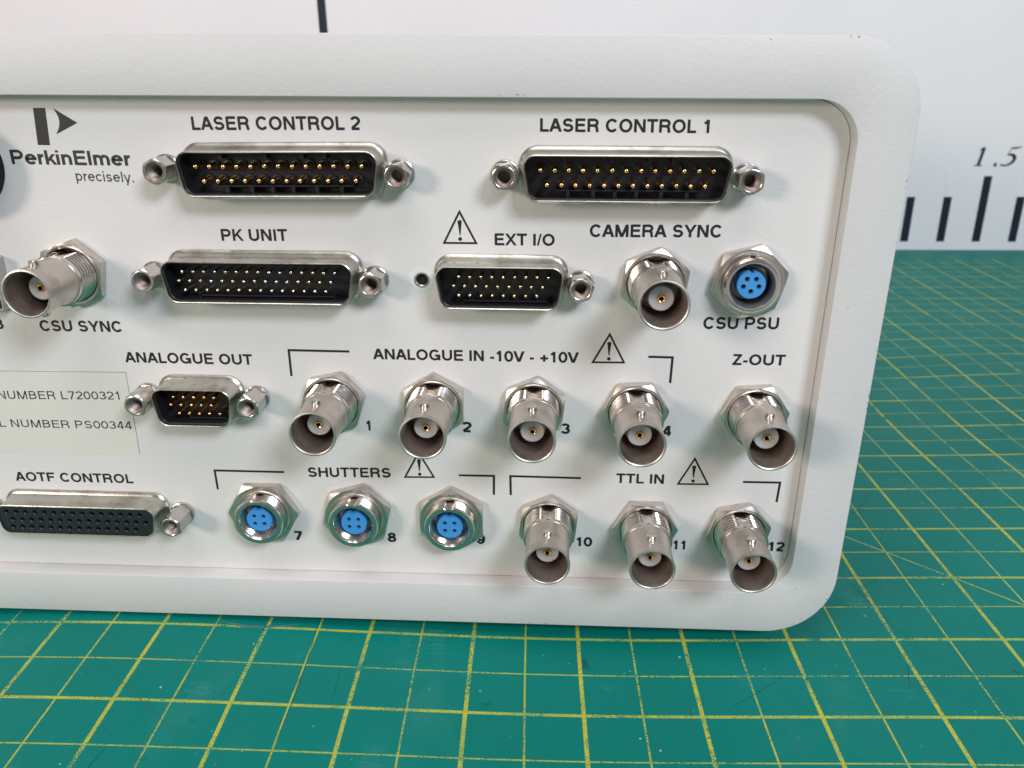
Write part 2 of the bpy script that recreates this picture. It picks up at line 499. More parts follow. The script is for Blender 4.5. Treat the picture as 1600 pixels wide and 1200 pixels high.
def build_mat():
    c, s = math.cos(PSI), math.sin(PSI)
    gx = [-13+0.25*i for i in range(4*33+1)]
    gy = [-17.1+0.2375*i for i in range(107)]
    vs, uvs, fs = [], [], []
    for g in gy:
        for q in gx:
            x, y = q*25.4, -g*25.4
            X, Y = c*x-s*y+OX, s*x+c*y+OY
            vs.append((X*S, Y*S, mat_height(q)*S))
            du = dv = 0
            for a, b, wu, wv in RB:
                k = math.exp(-(((q-a)/2.2)**2+((g-b)/1.6)**2))
                du += k*wu; dv += k*wv
            uvs.append((q+du, g+dv))
    nx = len(gx)
    for j in range(len(gy)-1):
        for i in range(nx-1):
            fs.append((j*nx+i+nx, j*nx+i+nx+1, j*nx+i+1, j*nx+i))
    nt = len(vs)
    # thickness: rim skirt down to the bench
    rim = [i for i in range(nx)]+[j*nx+nx-1 for j in range(1, len(gy))]+[(len(gy)-1)*nx+i for i in range(nx-2, -1, -1)]+[j*nx for j in range(len(gy)-2, 0, -1)]
    for i in rim:
        vs.append((vs[i][0], vs[i][1], -75.15*S)); uvs.append(uvs[i])
    for a in range(len(rim)):
        b = (a+1) % len(rim)
        fs.append((rim[a], rim[b], nt+b, nt+a))
    me = bpy.data.meshes.new('cutting_mat')
    me.from_pydata(vs, [], fs)
    me.materials.append(M['mat'])
    ul = me.uv_layers.new(name='grid')
    for lp in me.loops:
        ul.data[lp.index].uv = uvs[lp.vertex_index]
    me.polygons.foreach_set('use_smooth', [True]*len(me.polygons))
    me.set_sharp_from_angle(angle=R(40))
    return link('cutting_mat', me)
mat_o = build_mat()
tag(mat_o, 'green cutting mat with worn yellow inch grid lying under the white unit', 'cutting mat')

# knife marks, a pale arc, a worn band and flakes of dust lying on the mat
M['scuff'] = plain_mat('pale_scuff', (0.02, 0.205, 0.178), 0.6, 0.2, sc=900)
M['greyscuff'] = plain_mat('grey_scuff', (0.10, 0.25, 0.235), 0.6, 0.2, sc=900)
M['darkscuff'] = plain_mat('dark_scuff', (0.0015, 0.115, 0.096), 0.6, 0.2, sc=900)
M['dust'] = plain_mat('dust_flake', (0.45, 0.55, 0.52), 0.8, 0.1)
def mat_z(x, y):
    c, s_ = math.cos(PSI), math.sin(PSI)
    return mat_height((c*(x-OX)+s_*(y-OY))/25.4)
def scratch(mb, pts, hw, k=0):
    n = len(pts)
    L, Q = [], []
    for i in range(n):
        a, b = pts[max(i-1, 0)], pts[min(i+1, n-1)]
        d = Vector((b[0]-a[0], b[1]-a[1])).normalized()
        w = hw*(0.15+0.85*math.sin(PI*(i+.4)/(n-.2)))
        for S_, sg in ((L, 1), (Q, -1)):
            x, y = pts[i][0]-sg*d.y*w, pts[i][1]+sg*d.x*w
            S_.append((x, y, mat_z(x, y)+.03+.002*(k % 12)))
    mb.add(L+Q, [(i, i+1, n+i+1, n+i) for i in range(n-1)])
rs = random.Random(21)
for nm, mt, cnt, wlo, whi in (('knife_scratches', 'scuff', 64, .04, .10), ('dark_cuts', 'darkscuff', 12, .05, .12)):
    sm = MB()
    for k in range(cnt):
        x, y = rs.uniform(-125, 190), rs.uniform(-55, 90)
        if x < 75 and y > -5: y = rs.uniform(-55, -6)
        a = rs.choice([rs.uniform(0, PI), rs.gauss(1.35, .25), rs.gauss(.35, .2)])
        ln_ = rs.choice([rs.uniform(3, 12), rs.uniform(10, 60)])
        cv = rs.gauss(0, .004)
        pts = []
        for i in range(13):
            pts.append((x, y)); x += math.cos(a)*ln_/12; y += math.sin(a)*ln_/12; a += cv*ln_/12
        scratch(sm, pts, rs.uniform(wlo, whi), k)
    sm.build(nm, mt, mat_o, smooth=False)['kind'] = 'stuff'
sm = MB()
scratch(sm, [(-80+20*t/14, -2.5-3.2*math.sin(PI*(.15+.75*t/14))) for t in range(15)], .38)
scratch(sm, [(-74+17*t/14, .8-2.4*math.sin(PI*(.1+.8*t/14))) for t in range(15)], .2, 3)
sm.build('pale_arc_scratch', 'greyscuff', mat_o, smooth=False)
fl_ = MB()
for k in range(46):
    x, y = rs.uniform(-120, 170), rs.uniform(-52, 60)
    if x < 75 and y > -6: y = rs.uniform(-52, -8)
    z = mat_z(x, y)
    r_ = rs.choice([.12, .15, .2, .38])
    p5 = [(x+r_*rs.uniform(.4, 1)*math.cos(2*PI*i/5), y+r_*rs.uniform(.4, 1)*math.sin(2*PI*i/5)) for i in range(5)]
    fl_.loops([[(a, b, z+.02) for a, b in p5], [(a, b, z+.09) for a, b in p5]], cap1=True)
fl_.build('dust_flakes', 'dust', mat_o, smooth=False)['kind'] = 'stuff'

# ------------------------------------------------------------------ white board with the printed scale, standing behind
YB = 438.5
bd = MB().box(-520, 640, YB, YB+6, MAT_Z+0.2, 420).build('backdrop_board', 'board', smooth=False)
tag(bd, 'white upright board behind the unit with dark scale ticks and 1.5', 'backdrop board')
tick_x = [250.9-25.05*3, 250.9-25.05*2, 250.9-25.05, 250.9, 276.2, 301.1, 326.2, 351.3, 376.4, 401.5, 426.6]
for i, x in enumerate(tick_x):
    top = -19.8 if (i-5) % 5 == 0 else -34.1
    MB().box(x-2.75, x+2.75, -0.25, 0.0, -65.7, top).build('scale_tick', 'navy', bd, (0, YB, 0), smooth=False)
MB().box(-162.7, -157.0, -0.25, 0.0, -60, 150).build('scale_tick', 'navy', bd, (0, YB, 0), smooth=False)
num = MB()
def T15(x0, sx, h, sl):
    return lambda p: (x0+p[0]*sx+p[1]*sl, -13.0+p[1]*h)
def strip(mb, pts, T, y):
    """pts: (x, y, halfwidth) - stroke of varying weight"""
    L, Q = [], []
    for i, (x, z, hw) in enumerate(pts):
        a = pts[max(i-1, 0)]; b = pts[min(i+1, len(pts)-1)]
        d = Vector((b[0]-a[0], b[1]-a[1])).normalized()
        L.append((x-d.y*hw, z+d.x*hw)); Q.append((x+d.y*hw, z-d.x*hw))
    n = len(pts)
    vs = [(T(p)[0], y, T(p)[1]) for p in L+Q]
    mb.add(vs, [(i, i+1, n+i+1, n+i) for i in range(n-1)])
T = T15(289.2, 10.5, 12.6, 2.2)
strip(num, [(.32, 0, .10), (.32, 1, .10)], T, -0.25)
strip(num, [(.08, .035, .03), (.56, .035, .03)], T, -0.26)
strip(num, [(.10, .86, .025), (.25, .93, .05), (.36, .99, .03)], T, -0.27)
T = T15(302.6, 10.5, 12.6, 0)
strip(num, [(.05, .07, .09), (.24, .07, .09)], T, -0.25)
T = T15(307.3, 11.5, 12.6, 2.6)
strip(num, [(.28, .95, .045), (.60, .96, .045), (.86, 1.03, .02)], T, -0.25)
strip(num, [(.30, .95, .02), (.20, .62, .025)], T, -0.26)
strip(num, [(.20, .60, .03), (.40, .62, .06), (.60, .55, .085), (.70, .40, .10), (.66, .22, .09), (.48, .08, .06), (.25, .02, .035), (.02, .07, .05)], T, -0.27)
num.build('scale_number', 'navy', bd, (0, YB, 0), smooth=False)

# ------------------------------------------------------------------ the instrument
unit = bpy.data.objects.new('electronics_unit', None)
COL.objects.link(unit)
unit.location = (-150*S, 100*S, MAT_Z*S)
tag(unit, 'white electronics box seen from its connector side, standing on the green cutting mat', 'electronics unit')
OFF = Vector((150, -100, -MAT_Z))
def at(x, y, z):
    return (x+OFF.x, y+OFF.y, z+OFF.z)

def rr(xl, xr, zbl, zbr, ztl, ztr, rt, rb, off, y, xrt=None, n=14):
    """rounded near-rectangle loop; off > 0 shrinks it"""
    xrt = xr if xrt is None else xrt
    pts = []
    rt2, rb2 = max(rt-off, .2), max(rb-off, .2)
    cs = [(xr-rb, zbr+rb, rb2, -90), (xrt-rt, ztr-rt, rt2, 0), (xl+rt, ztl-rt, rt2, 90), (xl+rb, zbl+rb, rb2, 180)]
    for cx, cz, r, a0 in cs:
        for i in range(n+1):
            a = R(a0+90*i/n)
            pts.append((cx+r*math.cos(a), y, cz+r*math.sin(a)))
    return pts
OUT = dict(xl=-372, xr=67.4, zbl=-66.9, zbr=-68.15, ztl=68.6, ztr=62.45, rt=14.0, rb=15.5, xrt=69.0)
INN = dict(xl=-362, xr=56.9, zbl=-55.9, zbr=-57.25, ztl=56.3, ztr=51.6, rt=8.2, rb=9.3, xrt=58.35)
bz = MB()
prof = [('o', 0.4, 9), ('o', 0.0, 8.6), ('o', 0.0, -3.8), ('o', .06, -3.94), ('o', .2, -4.0),
        ('i', -.2, -4.0), ('i', -.06, -3.95), ('i', 0.0, -3.82), ('i', 0.0, 0.6)]
bz.loops([rr(**(OUT if k == 'o' else INN), off=o, y=y) for k, o, y in prof])
bz.build('bezel_frame', 'bezelpaint', unit, at(0, 0, 0), angle=50)
cs = MB()
cs.loops([rr(**OUT, off=o, y=y) for o, y in ((1.0, 9.2), (1.0, 300))], cap1=True)
cs.build('case_shell', 'bezelpaint', unit, at(0, 0, 0), angle=50)
for fx in (36, -330):
    for fy in (25, 275):
        f = MB()
        f.loops([[(r*math.cos(2*PI*i/24), r*math.sin(2*PI*i/24), z) for i in range(24)] for r, z in ((8, 5.6), (8, 0.6), (7.2, 0))], cap0=True, cap1=True)
        f.build('rubber_foot', 'rubber', unit, at(fx, fy, MAT_Z))

panel = MB()
# panel sheet just behind the bezel opening; thin seam shows as a dark joint line
from mathutils.geometry import delaunay_2d_cdt
_o = [Vector((p[0], p[2])) for p in rr(**INN, off=.12, y=0.0)]
HX, HZ = -26.1, 16.0
_h = [Vector((HX+1.34*math.cos(2*PI*i/32), HZ+1.34*math.sin(2*PI*i/32))) for i in range(32)]
_e = [(i, (i+1) % len(_o)) for i in range(len(_o))]+[(len(_o)+i, len(_o)+(i+1) % 32) for i in range(32)]
_v, _, _f, *_r = delaunay_2d_cdt(_o+_h, _e, [], 0, 1e-6)
panel.add([(p.x, 0.0, p.y) for p in _v], [tuple(f) for f in _f if (sum((_v[i] for i in f), Vector((0, 0)))/len(f)-Vector((HX, HZ))).length > 1.3])
panel.loops([[(p.x, 0.0, p.y) for p in _h], [(p.x, 1.2, p.y) for p in _h]])
panel.loops([rr(**INN, off=.12, y=0.0), rr(**INN, off=.12, y=1.2)])
panel_o = panel.build('rear_panel', 'paint', unit, at(0, 0, 0), smooth=False)
seam = MB()
seam.loops([rr(**INN, off=.02, y=0.5), rr(**INN, off=.5, y=0.5)])
seam.build('panel_seam', 'blackcut', unit, at(0, 0, 0), smooth=False)

# ---- captions
def caption(text, x0, x1, z0, z1, h, w=.205, mat='ink', label=None, slant=0.0, name='printed_caption', y=-0.03):
    mb = MB()
    write(mb, text, x0, x1, z0, z1, h, w, y=y, slant=slant)
    o = mb.build(name, mat, unit, at(0, 0, 0), smooth=False)
    o['label'] = label or 'black printed caption reading '+text
    return o
CAPS = [('LASER CONTROL 2', -70.75, -37.0, 46.43, 46.27, 2.56), ('LASER CONTROL 1', -1.35, 31.7, 45.81, 45.36, 2.48),
        ('PK UNIT', -67.85, -54.0, 24.17, 24.16, 2.46), ('EXT I/O', -10.6, 1.6, 23.41, 23.31, 2.42),
        ('CAMERA SYNC', 8.9, 35.3, 25.15, 25.10, 2.54), ('CSU SYNC', -111.5, -93.05, 4.01, 3.91, 2.5),
        ('USB', -127.4, -119.95, 4.37, 4.38, 2.4), ('CSU PSU', 33.2, 48.7, 5.74, 5.77, 2.6),
        ('ANALOGUE OUT', -93.55, -64.9, -3.16, -3.45, 2.44), ('ANALOGUE IN -10V - +10V', -37.6, 6.9, -1.80, -2.20, 2.44),
        ('Z-OUT', 39.95, 50.8, -2.26, -2.29, 2.40), ('SHUTTERS', -55.0, -35.7, -31.1, -30.9, 2.46),
        ('TTL IN', 16.25, 27.0, -31.24, -31.26, 2.42), ('AOTF CONTROL', -126.0, -97.45, -33.58, -33.68, 2.38)]
for c in CAPS:
    caption(*c)
NUMS = [('1', -40.45, -39.2, -19.0), ('2', -18.4, -16.75, -19.0), ('3', 3.75, 5.3, -19.05), ('4', 26.2, 27.8, -19.2),
        ('7', -60.0, -58.25, -48.3), ('8', -37.2, -35.6, -48.2), ('9', -15.9, -14.3, -48.2),
        ('10', 7.45, 11.0, -48.25), ('11', 30.1, 33.3, -48.55), ('12', 52.1, 55.6, -48.4)]
for t_, a, b, z in NUMS:
    caption(t_, a, b, z, z, 2.45, w=.235, label='bold printed port number '+t_)
def poly_part(name, paths, hw, mat, label, closed=False, y=-0.03):
    mb = MB()
    for k, pts in enumerate(paths):
        ribbon(mb, pts, hw, lambda p: p, y-0.0015*k, closed)
    o = mb.build(name, mat, unit, at(0, 0, 0), smooth=False)
    o['label'] = label
    return o
BR = [([(-42.85, -.1), (-56.3, .08), (-56.34, -6.0)], 'left bracket of the ANALOGUE IN group'),
      ([(22.0, -.62), (27.15, -.72), (26.98, -6.6)], 'right bracket of the ANALOGUE IN group'),
      ([(-60.7, -29.98), (-77.18, -29.88), (-77.12, -34.88)], 'left bracket of the SHUTTERS group'),
      ([(-19.79, -29.99), (-11.7, -30.0), (-11.8, -34.92)], 'right bracket of the SHUTTERS group'),
      ([(8.19, -30.17), (-7.91, -29.97), (-7.88, -34.91)], 'left bracket of the TTL IN group'),
      ([(44.77, -30.4), (53.0, -30.4), (52.75, -35.42)], 'right bracket of the TTL IN group')]
for pts, lb in BR:
    poly_part('printed_bracket', [pts], 0.26, 'ink', lb)
def warn(ax, az, lx, lz, rx, rz, lb):
    mb = MB()
    tri = [(ax, az-.35), (lx+.35, lz+.2), (rx-.35, rz+.2)]
    ribbon(mb, tri, 0.21, lambda p: p, -0.03, True)
    cx = ax-.02
    hgt = az-lz
    pts = []
    top, bot = lz+hgt*.70, lz+hgt*.26
    pr = [(0, .44), (.06, .50), (.12, .50), (.4, .36), (1, .12)]
    L = [(cx-w_*.85, top-(top-bot)*t_) for t_, w_ in pr]
    Q = [(cx+w_*.85, top-(top-bot)*t_) for t_, w_ in pr]
    n = len(pr)
    mb.add([(x, -0.03, z) for x, z in L+Q], [(i, i+1, n+i+1, n+i) for i in range(n-1)])
    dot = arcp(cx, lz+hgt*.145, .40, .40, 0, 337.5, 15)
    mb.add([(x, -0.03, z) for x, z in dot], [tuple(range(len(dot)))])
    o = mb.build('warning_triangle', 'ink', unit, at(0, 0, 0), smooth=False)
    o['label'] = lb
warn(-17.72, 30.6, -21.45, 23.65, -14.1, 23.6, 'printed warning triangle left of EXT I/O')
warn(13.60, 4.7, 9.8, -2.2, 17.2, -2.2, 'printed warning triangle right of ANALOGUE IN')
warn(33.6, -24.4, 29.9, -31.4, 37.3, -31.35, 'printed warning triangle right of TTL IN')
warn(-28.85, -24.0, -32.65, -30.9, -25.25, -30.8, 'printed warning triangle right of SHUTTERS')
# logo: bar and curved arrowhead, and the maker's name
lg = MB()
lg.add([(-102.72, -.03, 50.8), (-100.2, -.03, 50.78), (-100.75, -.03, 43.6), (-103.3, -.03, 43.65)], [(0, 1, 2, 3)])
arc_in = [(-98.62+1.0*math.sin(PI*t_/8)-.05*t_, 50.75-5.06*t_/8) for t_ in range(9)]
apt = [(x, -.03, z) for x, z in arc_in]
tip = (-94.15, -.03, 47.9)
lg.add([tip]+apt, [(0, i, i+1) for i in range(1, len(apt))])
lg.build('printed_logo', 'inkgrey', unit, at(0, 0, 0), smooth=False)['label'] = 'dark grey bar and curved arrowhead logo'
caption('PerkinElmer', -109.55, -84.8, 39.9, 39.5, 2.85, w=.20, mat='inkgrey')
caption('precisely.', -96.7, -84.5, 36.5, 36.15, 2.12, w=.125, mat='inkgrey')

# ---- label sticker, lower edge lifting a hair
st = MB()
st.add([(-160, -.04, -5.0), (-94.0, -.04, -5.6), (-94.35, -.04, -25.95), (-160, -.04, -25.9), (-160, 0.0, -5.0), (-94.0, 0.0, -5.6), (-94.35, 0.0, -25.95), (-160, 0.0, -25.9)],
       [(0, 1, 2, 3), (0, 4, 5, 1), (1, 5, 6, 2), (2, 6, 7, 3)])
sto = st.build('serial_sticker', 'sticker', unit, at(0, 0, 0), smooth=False)
sto['label'] = 'pale greenish sticker with part and serial numbers'
pr = MB(); write(pr, 'NUMBER L7200321', -125.3, -96.2, -12.45, -12.25, 2.05, .125, y=-.06)
pr.build('sticker_print', 'inkthin', sto, smooth=False)['label'] = 'thin print reading NUMBER L7200321'
pr = MB(); write(pr, 'SERIAL NUMBER PS00344', -136.6, -95.15, -19.45, -19.58, 1.98, .125, y=-.06)
pr.build('sticker_print', 'inkthin', sto, smooth=False)['label'] = 'thin print reading SERIAL NUMBER PS00344'
ed = MB()
ed.box(-94.12, -94.0, -.05, 0, -25.9, -5.6)
ed.v = [(x-(0.35 if z < -20 else 0), y, z) for x, y, z in ed.v]
ed.box(-160, -94.0, -.05, -.0, -5.62, -5.5)
M['stickeredge'] = plain_mat('dark_sticker_edge', (0.22, 0.21, 0.18), 0.6)  # darker tone for the thin right and top edge lines
ed.build('sticker_edge', 'stickeredge', sto, smooth=False)

# ---- chips knocked out of the paint along the rim, and a few stray specks
def chips(seed, spots):
    rnd = random.Random(seed)
    mb = MB()
    for k, (x, z, a, b) in enumerate(spots):
        n = 9
        pts = []
        for i in range(n):
            q = 2*PI*i/n
            rr_ = rnd.uniform(.55, 1.0)
            pts.append((x+a*rr_*math.cos(q), -4.012, z+b*rr_*math.sin(q)))
        mb.add(pts, [tuple(range(n))])
    return mb
spots = [(54.6, 62.3, .22, .10), (56.0, 62.2, .3, .12), (68.45, 36.8, .07, .3), (68.42, 35.6, .05, .22), (68.38, 34.6, .06, .16),
         (67.92, 2.6, .07, .2), (67.9, -7.4, .09, .4), (67.88, -9.0, .06, .25), (67.85, -10.3, .1, .22), (65.7, -58.6, .2, .2), (64.4, -61.4, .22, .1),
         (0.5, -67.6, .35, .08), (2.2, -67.65, .2, .07), (-3.5, -67.55, .25, .07), (-122.6, -64.4, .16, .1), (56.5, 13.2, .01, .01), (61.0, 11.6, .14, .12), (58.4, -55.9, .2, .12), (40.5, 61.9, .2, .1), (-5.6, 52.75, .5, .09), (-4.3, 52.72, .25, .07), (-9, 52.8, .2, .06)]
ch = chips(3, spots).build('paint_chips', 'inkgrey', unit, at(0, 0, 0), smooth=False)
ch['kind'] = 'stuff'

# ------------------------------------------------------------------ BNC sockets
def hexpts(af, rot, n=6):
    rc = af/math.sqrt(3)
    return [(rc*math.cos(R(rot+60*i)), rc*math.sin(R(rot+60*i))) for i in range(6)]
def hex_nut(af, t, hole, collar, rot, d0=0.05, flat=None):
    """hexagon nut with chamfered front corners; 72 points round so the chamfer cuts true"""
    mb = MB()
    N = 72
    def ring(fn, dfn):
        out = []
        for i in range(N):
            a = 2*PI*i/N
            r = fn(a)
            out.append((r*math.cos(a), -dfn(a, r), r*math.sin(a)))
        return out
    def hexr(a):
        q = (math.degrees(a)-rot) % 60
        return (af/2)/math.cos(R(q-30))
    rc = af/math.sqrt(3)
    # front chamfer cone: height drops past the collar radius
    def dch(a, r):
        return t-max(0, (r-af/2*1.0))*0.55
    L = [ring(hexr, lambda a, r: d0), ring(hexr, dch), ring(lambda a: af/2*0.99, lambda a, r: t),
         ring(lambda a: collar, lambda a, r: t), ring(lambda a: collar-.15, lambda a, r: t+.18),
         ring(lambda a: hole+.35, lambda a, r: t+.18), ring(lambda a: hole, lambda a, r: t-.15), ring(lambda a: hole, lambda a, r: 0.2)]
    mb.loops(L)
    return mb
def bnc_parts(root_name, rot, seed):
    rnd = random.Random(seed)
    # turned body: smooth barrel with thin rim
    b = MB()
    b.lathe([(4.95, 7.6), (4.98, 8.2), (4.80, 8.5), (4.80, 16.6), (4.88, 17.2), (4.95, 17.75), (4.90, 18.0), (4.62, 18.08), (4.42, 17.95), (4.30, 17.3)], 64)
    o = b.build(root_name, 'satin', unit)
    # threaded part with a flat milled on top
    t = MB()
    pf = [(5.0, 0.1)]
    d = 1.2
    while d < 7.0:
        pf += [(5.60, d), (5.60, d+.12), (4.82, d+.50), (4.82, d+.56)]
        d += .95
    pf += [(5.35, 7.05), (5.15, 7.75), (4.9, 7.8)]
    t.lathe(pf, 64, flat=4.80)
    t.build('threaded_barrel', 'nickel', o, angle=20)
    bo = MB()
    bo.lathe([(4.30, 17.35), (4.25, 16.9), (4.12, 16.4), (4.12, 6.0), (0.5, 6.0)], 48)
    bo.build('bore_lining', 'bore', o, angle=30)
    dl = MB()
    dl.lathe([(2.95, 6.1), (2.48, 12.95), (2.30, 13.1), (.78, 13.1), (.78, 8)], 40)
    dl.build('insulator', 'ptfe', o, angle=30)
    cc = MB()
    cc.lathe([(.77, 8), (.80, 13.2), (.68, 13.35), (.48, 13.25), (.42, 12.9), (.42, 8.5), (.05, 8.5)], 28)
    cc.build('centre_contact', 'gold', o, angle=30)
    for sg in (1, -1):
        lu = MB()
        ring = []
        for r, h in ((1.02, 4.4), (1.02, 5.55), (.9, 5.72), (.35, 5.74)):
            ring.append([(r*math.cos(2*PI*i/24), -13.4+r*math.sin(2*PI*i/24), sg*h) for i in range(24)])
        lu.loops(ring, cap1=True)
        lu.build('bayonet_lug', 'nickel', o)
    sh = MB()
    sh.lathe([(1.25, 0), (1.25, .1)], 20)
    nut = hex_nut(13.0, 2.35, 5.62, 6.15, rot)
    nut.build('hex_nut', 'nutmetal', o, angle=18)
    gk = MB()
    gk.lathe([(5.62, .3), (5.05, .3)], 40)
    gk.build('nut_recess', 'blackcut', o)
    return o
BN = [(-47.15, -11.75, 12, 'BNC socket numbered 1 in the ANALOGUE IN group'),
      (-24.60, -12.1, 30, 'BNC socket numbered 2 in the ANALOGUE IN group'),
      (-2.45, -12.55, 23, 'BNC socket numbered 3 in the ANALOGUE IN group'),
      (19.60, -13.05, 3, 'BNC socket numbered 4 in the ANALOGUE IN group'),
      (45.30, -13.3, 4, 'BNC socket under Z-OUT'),
      (0.86, -41.75, 24, 'BNC socket numbered 10 in the TTL IN group'),
      (23.22, -42.3, 0, 'BNC socket numbered 11 in the TTL IN group'),
      (44.50, -42.6, 12, 'BNC socket numbered 12 in the TTL IN group'),
      (-100.75, 17.3, 20, 'BNC socket above CSU SYNC at the left'),
      (22.35, 15.9, 22, 'BNC socket below CAMERA SYNC')]
for k, (x, z, rot, lb) in enumerate(BN):
    o = bnc_parts('bnc_socket', rot, k)
    o.location = Vector(at(x, 0, z))*S
    o['label'] = lb

# ------------------------------------------------------------------ round sockets with blue inserts
def round_socket(x, z, rot, holes, lb, hr, ins_r, key_w, big=1.0, thread=True, F=5.6, front=4.5, ro=5.78):
    o_mb = MB()
    if thread:
        pf = [(5.2, .1), (5.2, 1.0)]
        d = 1.9
        while d < F-.8:
            pf += [(ro, d), (ro, d+.08), (ro-.24, d+.28), (ro-.24, d+.34)]
            d += .5
        pf += [(ro, F-.42), (ro-.12, F-.08), (ro-.4, F), (4.62, F), (4.5, F-.15)]
    else:
        pf = [(5.2, .1), (ro, 2.0), (ro+.02, F-1.3), (ro-.05, F-1.2), (ro-.12, F-.5), (ro-.5, F-.06), (ro-.85, F), (4.62, F-.02), (4.5, F-.2)]
    n = 96
    L = []
    for r, dd in pf:
        ring = []
        for i in range(n):
            a = 2*PI*i/n
            q = math.degrees(a)-90
            rr_ = r
            if r > 5.0 and abs(q) < 9 and dd > .5 and thread:      # keyway milled along the top
                rr_ = ro-.55
            if not thread and r > 5.3 and abs(q) < 6 and 1.5 < dd < F-.8:
                rr_ = ro-.6
            ring.append((rr_*math.cos(a), -dd, rr_*math.sin(a)))
        L.append(ring)
    o_mb.loops(L)
    o = o_mb.build('round_socket', 'nickel', unit, at(x, 0, z), angle=25)
    o['label'] = lb
    inn = MB()
    pf = [(4.5, F-.14)]
    if thread:
        d = F-.5
        while d > -1.5:
            pf += [(4.28, d), (4.28, d-.12), (4.46, d-.3), (4.46, d-.36)]
            d -= .52
    else:
        pf += [(4.3, F-.9), (4.1, F-2.2), (3.95, -1.5)]
    inn.lathe(pf, 64)
    inn.build('inner_thread', 'nickel' if thread else 'bore', o, angle=25)
    if not thread:
        sl = MB()
        sl.lathe([(4.22, F-1.5), (3.95, F-1.75), (3.9, -1.4)], 48)
        sl.build('black_sleeve', 'blackcut', o)
    fl = MB()
    fl.lathe([(4.5, -1.6), (.1, -1.6)], 32)
    fl.build('socket_floor', 'blackcut', o)
    # blue insert with key notch and real contact holes
    N = 72
    ins = MB()
    def insr(a):
        q = abs(math.degrees(a)-90)
        return ins_r-(.48 if q*R(1)*ins_r < key_w else 0)
    ring0 = [(insr(2*PI*i/N)*math.cos(2*PI*i/N), insr(2*PI*i/N)*math.sin(2*PI*i/N)) for i in range(N)]
    ins.loops([[(a, 1.6, b) for a, b in ring0], [(a, -front+.12, b) for a, b in ring0], [(a*.97, -front, b*.97) for a, b in ring0]])
    # face with holes: triangulated fill
    import bmesh
    from mathutils.geometry import delaunay_2d_cdt
    co = [Vector((a*.97, b*.97)) for a, b in ring0]
    loops = [list(range(N))]
    hc = []
    for hx, hz in holes:
        base = len(co)
        co += [Vector((hx+hr*math.cos(2*PI*i/16), hz+hr*math.sin(2*PI*i/16))) for i in range(16)]
        loops.append(list(range(base, base+16)))
    edges = [(l[i], l[(i+1) % len(l)]) for l in loops for i in range(len(l))]
    vo, _, fo, *_r = delaunay_2d_cdt(co, edges, [], 0, 1e-6)
    fs = []
    for f in fo:
        c_ = sum((vo[i] for i in f), Vector((0, 0)))/len(f)
        if any((c_-Vector(h)).length < hr*.98 for h in holes):
            continue
        if c_.length > ins_r: continue
        q = abs(math.degrees(math.atan2(c_.y, c_.x))-90)
        if c_.length > insr(math.atan2(c_.y, c_.x) % (2*PI)) * .985: continue
        fs.append(tuple(f))
    ins.add([(p.x, -front, p.y) for p in vo], fs)
    for hx, hz in holes:
        ins.loops([[(hx+hr*math.cos(2*PI*i/16), -front, hz+hr*math.sin(2*PI*i/16)) for i in range(16)],
                   [(hx+hr*math.cos(2*PI*i/16), -front+.5, hz+hr*math.sin(2*PI*i/16)) for i in range(16)]])
    ins.build('blue_insert', 'blue', o, angle=40)
    for hx, hz in holes:
        c = MB()
        c.lathe([(hr, front-.45), (hr*.55, front-.6), (hr*.5, -.5), (.02, -.5)], 16)
        c.build('contact_hole', 'hole', o, (hx, 0, hz), angle=30)
    hex_nut(14.7 if big == 1.0 else 13.9, 2.1, 5.5, 6.4, rot).build('hex_nut', 'nutmetal', o, angle=18)
SQ = [(-1.1, .98), (1.1, .98), (-1.1, -.98), (1.1, -.98)]
round_socket(-66.3, -40.3, 0, SQ, 'blue centred round socket numbered 7', .50, 2.98, .62)
round_socket(-44.05, -40.6, 16, SQ, 'blue centred round socket numbered 8', .50, 2.98, .62)
round_socket(-21.75, -41.1, 30, SQ, 'blue centred round socket numbered 9', .50, 2.98, .62)
P5 = [(-.92, 1.15), (.92, 1.15), (-1.55, -.38), (1.55, -.38), (0, -1.38)]
round_socket(41.45, 16.2, 14, P5, 'round socket with five holes in blue insert above CSU PSU', .52, 2.9, .5, big=.9, thread=False, F=4.7, front=3.5)

# ------------------------------------------------------------------ D-shaped connectors
def dloop(w, h, r, y, cx=0, cz=0, n=7, sk=None):
    """D outline: wide edge on top, sides leaning 10 degrees"""
    sk = h*math.tan(R(10)) if sk is None else sk
    P4 = [(w/2, h/2), (-w/2, h/2), (-w/2+sk, -h/2), (w/2-sk, -h/2)]
    out = []
    for i in range(4):
        p = Vector(P4[i]); a = Vector(P4[i-1]); b = Vector(P4[(i+1) % 4])
        da = (a-p).normalized(); db = (b-p).normalized()
        ang = math.acos(max(-1, min(1, da.dot(db))))
        dist = r/math.sin(ang/2)
        c = p+(da+db).normalized()*dist
        t1 = p+da*(r/math.tan(ang/2)); t2 = p+db*(r/math.tan(ang/2))
        a0 = math.atan2(t1.y-c.y, t1.x-c.x); a1 = math.atan2(t2.y-c.y, t2.x-c.x)
        while a1 < a0: a1 += 2*PI
        if a1-a0 > PI: a1 -= 2*PI
        for k in range(n+1):
            q = a0+(a1-a0)*k/n
            out.append((cx+c.x+r*math.cos(q), y, cz+c.y+r*math.sin(q)))
    return out
pin_cache = {}
def pin_mesh(rad, tip, matn):
    key = (rad, tip, matn)
    if key not in pin_cache:
        m = MB()
        m.lathe([(rad, -.5), (rad, tip-.5), (rad*.82, tip-.2), (rad*.45, tip-.02), (rad*.1, tip)], 10, cap1=True)
        tmp = m.build('pin', matn, None, angle=60)
        pin_cache[key] = tmp.data
        bpy.data.objects.remove(tmp)
    return pin_cache[key]
